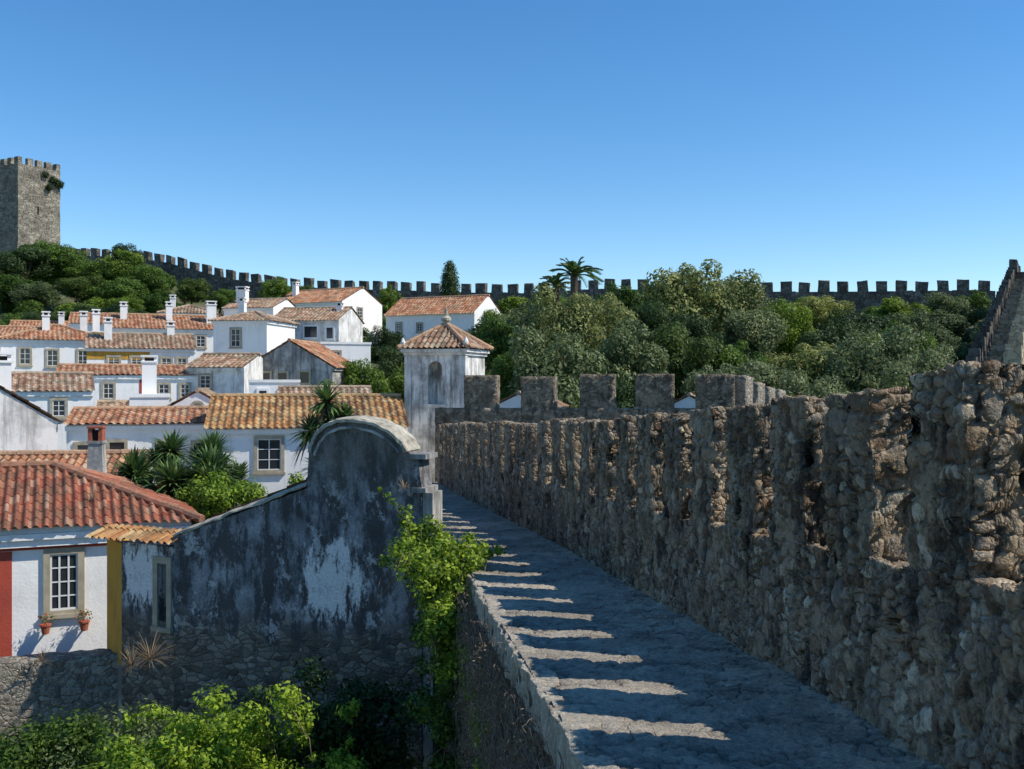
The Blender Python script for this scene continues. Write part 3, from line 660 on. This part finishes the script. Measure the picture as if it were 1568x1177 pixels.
# ------------------------------------------------------------------ vegetation
def leaf_quads(P,N,size,asp=.45):
    n=len(P); r=RNG.normal(size=(n,3)); T=np.cross(N,r); T/=np.linalg.norm(T,axis=1,keepdims=True)+1e-9; B=np.cross(N,T)
    s=(size*RNG.uniform(.6,1.3,n))[:,None]
    V=np.stack([P-T*s,P+B*s*asp,P+T*s,P-B*s*asp],axis=1).reshape(-1,3)
    Q=np.arange(n*4).reshape(-1,4); return V,Q
def cloud(C,Rd,n,squash=.85,shell=.55):
    C=np.asarray(C,float);Rd=np.asarray(Rd,float); w=Rd**2; w/=w.sum(); id=RNG.choice(len(C),n,p=w)
    D=RNG.normal(size=(n,3)); D/=np.linalg.norm(D,axis=1,keepdims=True)
    rr=Rd[id]*(shell+(1.12-shell)*RNG.random(n)**.7+np.abs(RNG.normal(size=n))*.1)
    P=C[id]+D*rr[:,None]*np.array([1,1,squash]); N=D+RNG.normal(size=(n,3))*.5+np.array([0,0,.3]); N/=np.linalg.norm(N,axis=1,keepdims=True); return P,N
def tree_proto(name,mat,seed,n=14000,leaf=.019,ncl=38,bottom=.18,cr=(.42,.42,.40),trunk=True,clr=(.05,.15)):
    rg=np.random.default_rng(seed); C=[];Rd=[]
    cz=bottom+cr[2]; lob=rg.normal(size=(6,3)); lob/=np.linalg.norm(lob,axis=1,keepdims=True)
    while len(C)<ncl:
        d=rg.normal(size=3); d/=np.linalg.norm(d); r=rg.uniform(.3,.74)+.34*max(0,(lob@d).max())**5
        p=np.array([d[0]*cr[0]*r,d[1]*cr[1]*r,cz+d[2]*cr[2]*r]); C.append(p); Rd.append(rg.uniform(*clr))
    P,N=cloud(C,Rd,n); Vl,Ql=leaf_quads(P,N,leaf)
    G=Geo()
    if trunk:
        b=Vector((rg.uniform(-.04,.04),rg.uniform(-.04,.04),bottom+.1)); G.tube([(0,0,-.15),(0.01,0,.05),b],[.045,.032,.025],7)
        for i in range(9):
            c=Vector(C[i*3%ncl]); mid=(b+c)/2+Vector((0,0,.03)); G.tube([b,mid,c],[.018,.012,.005],5)
        for i in range(3):
            c=Vector((rg.uniform(-.05,.05),rg.uniform(-.05,.05),.0)); G.tube([(0,0,-.1),c+Vector((0,0,.1)),b],[.03,.02,.015],5)
    V=list(G.V); F=[f for f in G.F if len(f)==4]
    nb=len(V); V=np.array(V,dtype=float).reshape(-1,3); Q=np.array(F,dtype=int).reshape(-1,4)
    Vt=np.vstack([V,Vl]) if nb else Vl; Qt=np.vstack([Q,Ql+nb]) if nb else Ql
    mi=np.concatenate([np.zeros(len(Q)),np.ones(len(Ql))])
    return mesh_np(name,Vt,Qt,[bark,mat],mi)
OL=[tree_proto('olive_%d'%i,leaf_olive,10+i,n=15000,ncl=44+i*5) for i in range(4)]
GR=[tree_proto('broad_%d'%i,leaf_green,30+i,n=15000,ncl=48) for i in range(3)]
DK=[tree_proto('dark_%d'%i,leaf_dark,50+i,ncl=44) for i in range(2)]
BU=[tree_proto('bush_%d'%i,[leaf_green,leaf_lime,leaf_olive][i],70+i,n=7000,leaf=.035,ncl=22,bottom=.0,cr=(.42,.42,.42),trunk=False,clr=(.13,.22)) for i in range(3)]
def put(name,me,x,y,ztop,w):
    g=float(ground(x,y))-.2; h=max(ztop-g,w*.6)
    o=bpy.data.objects.new(name,me); o.location=(x,y,ztop-min(h,w*1.3)); o.scale=(w*1.12,w*1.12,min(h,w*1.3)/.98); o.rotation_euler=(0,0,random.uniform(0,6.28)); return link(o)
T=[(13.7,78,10.2,8.5,0),(3.4,62,6.2,5.6,0),(.7,70,5.7,5.6,0),(-1,64,4.4,3.4,1),(6.5,70,6.7,5.4,0),(6.2,55,3.8,5.6,0),(2.2,52,2.9,5.6,0),(18.2,85,9.3,6.8,0),
(9.8,60,3.8,5.4,2),(13.2,60,2.6,4.8,1),(19.9,75,6.2,5.6,1),(13.5,55,1.7,4.4,0),(16.9,58,2.9,5.8,0),(26.3,80,6.2,6.8,2),(19.3,56,3.1,6,0),(23.6,64,3.9,5.5,1),
(35,85,6.7,6.8,0),(30,74,5.1,5.4,0),(20.2,51,1.9,3.9,0),(24.,60,3.,3.6,1),(28.2,95,8.7,6.9,0),(35.5,95,8.2,6.9,1),(42,98,8.7,5.8,0),(13,95,9.5,6.2,1),
(9.8,50,1.4,4,0),(17.6,48,1,4.5,0),(14.2,48,.6,4.2,0),(-.1,55,2,3.4,1),(5.5,48,.4,3.6,2),(22,70,4.6,5,2),(8.5,82,8.2,6,1),(3.5,85,7.6,5,1),(-2,80,5.6,4.2,1),(29,66,3.6,4,0),(10,72,6,5,2),(16,70,5.6,5,0),
(48,106,9.8,5,1),(22,105,9.4,5,0),(37,78,5.6,4,0),(25,72,4.6,4,2),(11.5,66,4.6,4,2)]
nm=['olive_tree','broadleaf_tree','evergreen_tree']
for i,(x,y,z,w,k) in enumerate(T):
    put(nm[k],[OL,GR,DK][k][i%[4,3,2][k]],x,y,z,w)
T2=[(-62.5,131,17.9,9,2),(-58.4,134,18.2,7,1),(-54,131,16,7,1),(-49.3,130,17.2,8,1),(-45.6,128,15,6,1),(-57.5,118,12.9,8,1),(-53.8,116,11.4,6,0),(-50,120,13,7,2),(-45.5,118,12.6,7,1),
(-40.5,118,11.,5,1),(-43,114,9.8,5,1),(-51,106,7.6,6,1),(-47.5,104,7.5,5,2),(-44,106,8.6,5,2),(-65,140,20,8,1),(-66,128,15,9,2),(-40,128,13.4,5,2),(-36,126,12.,4,1),(-53,140,19.4,5,2),
(-28.5,124,13,5,1),(-24,122,12.,4,1),(-14.,116,11.3,3.4,1),(-18,112,10.2,3.6,2),(-7.2,100,7.6,3.4,1),(-13,83,5.3,4,1),(-10.5,84,5.,3.4,2),(-8.6,60,1.7,4.,1),(-8.4,73,3.,4,2),(-6,80,3.6,4,1),
(-6.4,62,1.6,3.,1),(-5.4,70,3.6,3.6,2),(-9.6,54,.2,3.,1),(-4.5,56,1.,3,1),(-30,82,5.2,3,1),(-35,92,7,4,2),(-31,98,8,4,1),(-24.6,94,6.6,3.4,1),(-45,92,5,5,1),(-38,100,8,5,2),(-27,104,9,4,2),(-8,52,-.6,2.6,1),(-1.5,92,7,4,1)]
for i,(x,y,z,w,k) in enumerate(T2): put(nm[k],[OL,GR,DK][k][i%[4,3,2][k]],x,y,z,w)
sh=empty('shrub_mass')
for i in range(190):
    x=random.uniform(-70,45); y=random.uniform(44,150)
    if y>yw(x)-3: continue
    w=random.uniform(1.4,3.)*(1 if y<90 else 1.5)
    o=bpy.data.objects.new('shrub',BU[random.choice([0,0,2,1 if random.random()<.25 else 0])]); o.location=(x,y,float(ground(x,y))-.3); o.scale=(w*1.2,w*1.2,w*.75); o.rotation_euler=(0,0,random.uniform(0,6)); link(o,sh)
P,N=cloud([(0,0,z) for z in np.linspace(.1,.95,14)],[.13*math.sin(math.pi*min(1,(1.02-z)*1.1))**.7+.02 for z in np.linspace(.1,.95,14)],7000,1.2,.3)
V_,Q_=leaf_quads(P,N,.018); cy=mesh_np('cypress',V_,Q_,[leaf_dark])
o=bpy.data.objects.new('cypress_tree',cy); o.location=(-7,115,6.5); o.scale=(7.,7.,7.3); link(o)
def blades(G,c,n,L,w,droop=.5,up=.1,m=0):
    c=Vector(c)
    for i in range(n):
        az=random.uniform(0,6.283); el=math.asin(random.uniform(-.35,1)) ; l=L*random.uniform(.75,1.1)
        d=Vector((math.cos(az)*math.cos(el),math.sin(az)*math.cos(el),math.sin(el)+up)); side=Vector((-math.sin(az),math.cos(az),0))
        pts=[c+d*l*t-Vector((0,0,droop*l*t*t)) for t in (0.05,.35,.7,1)]; ws=[w*.6,w,w*.7,.002]
        V=[];
        for p,q in zip(pts,ws): V+=[p-side*q,p+side*q]
        G.add(V,[(0,1,3,2),(2,3,5,4),(4,5,7,6)],m)
def yucca(name,x,y,z,heads,bw=.036):
    G=Geo()
    for hx,hy,hz,L,n in heads:
        G.tube([(hx*.3,hy*.3,-1.5),(hx*.8,hy*.8,hz*.5),(hx,hy,hz)],[.12,.09,.08],7,1); blades(G,(hx,hy,hz),n,L,bw,.3)
        blades(G,(hx,hy,hz-.15),n//4,L*.85,bw*.8,1.,-.4,2)
    return G.obj(name,[leaf_yuc,bark,leaf_dry],loc=(x,y,z))
random.seed(21)
for (x,y,z,L) in [(-9.1,25,-2.3,.95),(-8.3,24.4,-2.45,.95),(-7.5,24.8,-2.3,.9),(-6.9,24.4,-2.5,.9),(-8.7,26,-1.85,.8),(-7.8,26.2,-1.9,.8),(-7.1,25.6,-2.1,.75),(-9.6,25.4,-2.45,.8)]:
    yucca('yucca_plant',x,y,z,[(random.uniform(-.25,.25),random.uniform(-.2,.2),random.uniform(-.1,.2),L,230),(random.uniform(-.5,.5),random.uniform(-.2,.2),random.uniform(-.3,0),L*.85,170)])
yucca('yucca_plant',-5.35,29.5,-1.5,[(0,0,1.0,.8,150),(.5,.1,.5,.75,140),(-.45,0,.15,.75,140),(.3,0,-.4,.8,150),(-.2,0,-.9,.7,120),(.1,0,.45,.75,130)],.045)
def palm(name,x,y,z,L,n=34):
    G=Geo(); G.tube([(0,0,-7),(0,0,-3),(0,0,0)],[.3,.22,.25],9,1)
    for i in range(n):
        az=6.283*i*.618; el=random.uniform(.15,1.35); l=L*random.uniform(.8,1.1); d=Vector((math.cos(az)*math.cos(el),math.sin(az)*math.cos(el),math.sin(el))); side=Vector((-math.sin(az),math.cos(az),0))
        dr=.5; pts=[d*l*t-Vector((0,0,dr*l*t*t)) for t in np.linspace(0.03,1,9)]
        G.tube(pts,[.035]*5+[.02]*4,4,0)
        for j in range(34):
            t=.15+.85*j/34; p=d*l*t-Vector((0,0,dr*l*t*t)); q=.3*l*.5*(1-.5*abs(t-.5))
            for s_ in(-1,1):
                e_=p+side*s_*q*.7+d*q*.8-Vector((0,0,q*.35)); G.add([p,p+d*.07,e_],[(0,1,2)],0)
    return G.obj(name,[leaf_yuc,bark],loc=(x,y,z))
palm('palm_tree',4.0,66,7.0,2.3,40); palm('palm_tree',2.9,68,6.5,1.6)
def leafmass(name,C,Rd,n,size,mat,asp=.5,shell=.4,twigs=0):
    P,N=cloud(C,Rd,n,.9,shell); V,Q=leaf_quads(P,N,size,asp); nb=len(V)
    G=Geo()
    for i in range(twigs):
        c=Vector(C[random.randrange(len(C))]); a=c+Vector((random.uniform(-.3,.3),random.uniform(-.3,.3),-random.uniform(.3,.7))); b=c+Vector((random.uniform(-.15,.15),random.uniform(-.15,.15),random.uniform(-.1,.0))); G.tube([a,(a+b)/2+Vector((random.uniform(-.08,.08),0,.05)),b],[.008,.006,.003],4)
    mi=np.zeros(len(Q))
    if twigs:
        V=np.vstack([V,np.array(G.V)]); Q=np.vstack([Q,np.array([f for f in G.F],dtype=int)+nb]); mi=np.concatenate([mi,np.ones(len(Q)-len(mi))])
    me=mesh_np(name,V,Q,[mat,twig_m],mi); return link(bpy.data.objects.new(name,me))
def rc(n,x,y,z,sx,sy,sz,r): return [(x+random.gauss(0,1)*sx,y+random.gauss(0,1)*sy,z+random.gauss(0,1)*sz) for _ in range(n)],[random.uniform(*r) for _ in range(n)]
random.seed(5)
C,r_=rc(60,-3.5,13.,-4.6,.65,.35,.3,(.08,.28)); leafmass('lime_bush',C,r_,12000,.036,leaf_lime,.55,.1,40)
C,r_=rc(26,-4.6,12.6,-5.0,.4,.3,.2,(.08,.25)); leafmass('lime_bush',C,r_,5000,.036,leaf_lime,.55,.1,20)
C,r_=rc(40,-2.3,14.2,-5.0,.6,.4,.45,(.15,.4)); leafmass('dark_bush',C,r_,10000,.045,leaf_dark,.55,.2,20)
C,r_=rc(36,-3.6,14.4,-5.4,.8,.3,.3,(.15,.4)); leafmass('ivy_bush',C,r_,9000,.042,leaf_green,.55,.2,20)
C,r_=rc(60,-6.6,14.5,-5.45,.9,.4,.3,(.14,.4)); leafmass('ivy_bush',C,r_,19000,.038,leaf_green,.55,.2,30)
C,r_=rc(30,-5.0,14.8,-5.4,.5,.4,.3,(.15,.4)); leafmass('ivy_bush',C,r_,8000,.038,leaf_olive,.55,.2,60)
C,r_=rc(18,-6.6,23.6,-2.55,.6,.3,.16,(.16,.34)); leafmass('garden_bush',C,r_,8000,.045,leaf_vine,.5,.2)
C,r_=rc(26,-8.6,25.5,-3.3,1.3,.3,.3,(.3,.5)); leafmass('garden_bush',C,r_,7000,.06,leaf_green,.5,.4)
C=[];r_=[]
for i in range(100):
    C.append((-.92+random.gauss(0,.3),14.0+random.gauss(0,.45),-2.42+random.gauss(0,.15))); r_.append(random.uniform(.07,.19))
for i in range(22):
    C.append((-1.35+random.gauss(0,.15),14.6,-2.12+random.gauss(0,.16))); r_.append(.05+.1*random.random())
for i in range(8):
    t_=i/7; C.append((-1.45-.4*t_+random.gauss(0,.03),14.6,-2.0+.5*t_)); r_.append(.04+.04*random.random())
for i in range(80):
    t_=random.random(); y=14.4-1.6*t_; C.append((lx(y)-.22+random.gauss(0,.15)-.12*(1-t_),y,-2.6-t_*1.0*random.random()-.2)); r_.append(random.uniform(.08,.2))
leafmass('climbing_vine',C,r_,17000,.034,leaf_vine,.6,.15,70)
C=[];r_=[]
for i in range(80):
    t_=random.random(); y=14.8-2.0*t_; x=lx(y)-.2+random.gauss(0,.16); z=-3.2-t_*random.random()*2.6
    C.append((x,y,z)); r_.append(random.uniform(.08,.22))
leafmass('ivy_on_wall',C,r_,10000,.038,leaf_green,.6,.2,60)
cu=bpy.data.curves.new('bare_vines','CURVE'); cu.dimensions='3D'; cu.bevel_depth=1; cu.bevel_resolution=0; cu.materials.append(twig_m)
for i in range(900):
    y=random.uniform(4.5,14.); z=pin(y)[1]-.15-random.uniform(0,2.4)*random.random(); n=random.randint(7,15)
    sp=cu.splines.new('POLY'); sp.points.add(n-1); dy=random.uniform(-.1,.08); off=random.uniform(.02,.16); dz=random.uniform(-.15,.02)
    for k_ in range(n):
        sp.points[k_].co=(lx(y)-off,y,min(z,pin(y)[1]-.03),1); sp.points[k_].radius=random.uniform(.002,.005)*(1-k_/n*.6)
        y+=dy+random.gauss(0,.06); z+=dz+random.gauss(0,.06); off=min(.24,max(.02,off+random.gauss(0,.035))); dy*=.95; dz=dz*.9-.01
link(bpy.data.objects.new('bare_vines',cu))
C=[];r_=[]
for i in range(150):
    y=random.uniform(5.,14); C.append((lx(y)-.07,y,pin(y)[1]-.2-random.random()*2.4)); r_.append(random.uniform(.06,.22))
leafmass('dry_creeper',C,r_,20000,.015,leaf_dry,.5,.1)
C=[];r_=[]
for i in range(30):
    y=random.uniform(7.,12); C.append((lx(y)-.12,y,pin(y)[1]-.5-random.random()*2.4)); r_.append(random.uniform(.05,.14))
leafmass('green_creeper',C,r_,3200,.022,leaf_vine,.55,.1)
G=Geo()
for (x,y,z,L,n) in [(-5.9,16.7,-4.5,.45,90),(-6.2,16.7,-4.6,.35,60),(-9.5,17.5,-4.85,.25,40),(-8.2,17.9,-4.85,.25,40),(-8.6,21.,-2.35,.3,30),(-1.7,16.2,-1.65,.2,30),(-1.0,14.6,-2.45,.25,30)]:
    blades(G,(x,y,z),n,L,.005,.35,.5)
G.obj('dry_grass_tufts',[leaf_dry])
leafmass('ivy_on_tower',[(-73.9,164.9,33),(-73.3,165.8,32.4),(-74.6,163.8,33.6),(-74.2,164.2,31.6),(-84,163.4,33.8)],[.6,.7,.5,.5,.9],2500,.13,leaf_dark)

# ------------------------------------------------------------------ light, sky, camera
az=R(-9); el=R(47.5)
sd=Vector((math.cos(az)*math.cos(el),math.sin(az)*math.cos(el),math.sin(el)))
L_=bpy.data.lights.new('sun','SUN'); L_.energy=5; L_.angle=R(.5); L_.color=(1,.94,.84)
so=bpy.data.objects.new('sun',L_); so.rotation_euler=(-sd).to_track_quat('-Z','Y').to_euler(); link(so)
w=bpy.data.worlds.new('World'); scene.world=w; w.use_nodes=True
sk=w.node_tree.nodes.new('ShaderNodeTexSky'); sk.sky_type='NISHITA'; sk.sun_disc=False; sk.sun_elevation=el; sk.sun_rotation=R(99)
sk.altitude=900; sk.air_density=1.; sk.dust_density=.0; sk.ozone_density=2.2
hs=w.node_tree.nodes.new('ShaderNodeHueSaturation'); hs.inputs['Saturation'].default_value=1.3; hs.inputs['Value'].default_value=1.12
bg=w.node_tree.nodes['Background']; w.node_tree.links.new(sk.outputs[0],hs.inputs['Color']); w.node_tree.links.new(hs.outputs[0],bg.inputs[0]); bg.inputs[1].default_value=.15
cam=bpy.data.cameras.new('camera'); cam.lens=36; cam.sensor_width=36; cam.clip_end=9000; cam.clip_start=.05
c=bpy.data.objects.new('camera',cam); c.location=(0,0,0); c.rotation_euler=(R(90),0,0); link(c); scene.camera=c
scene.view_settings.view_transform='Standard'; scene.view_settings.look='None'; scene.view_settings.exposure=0
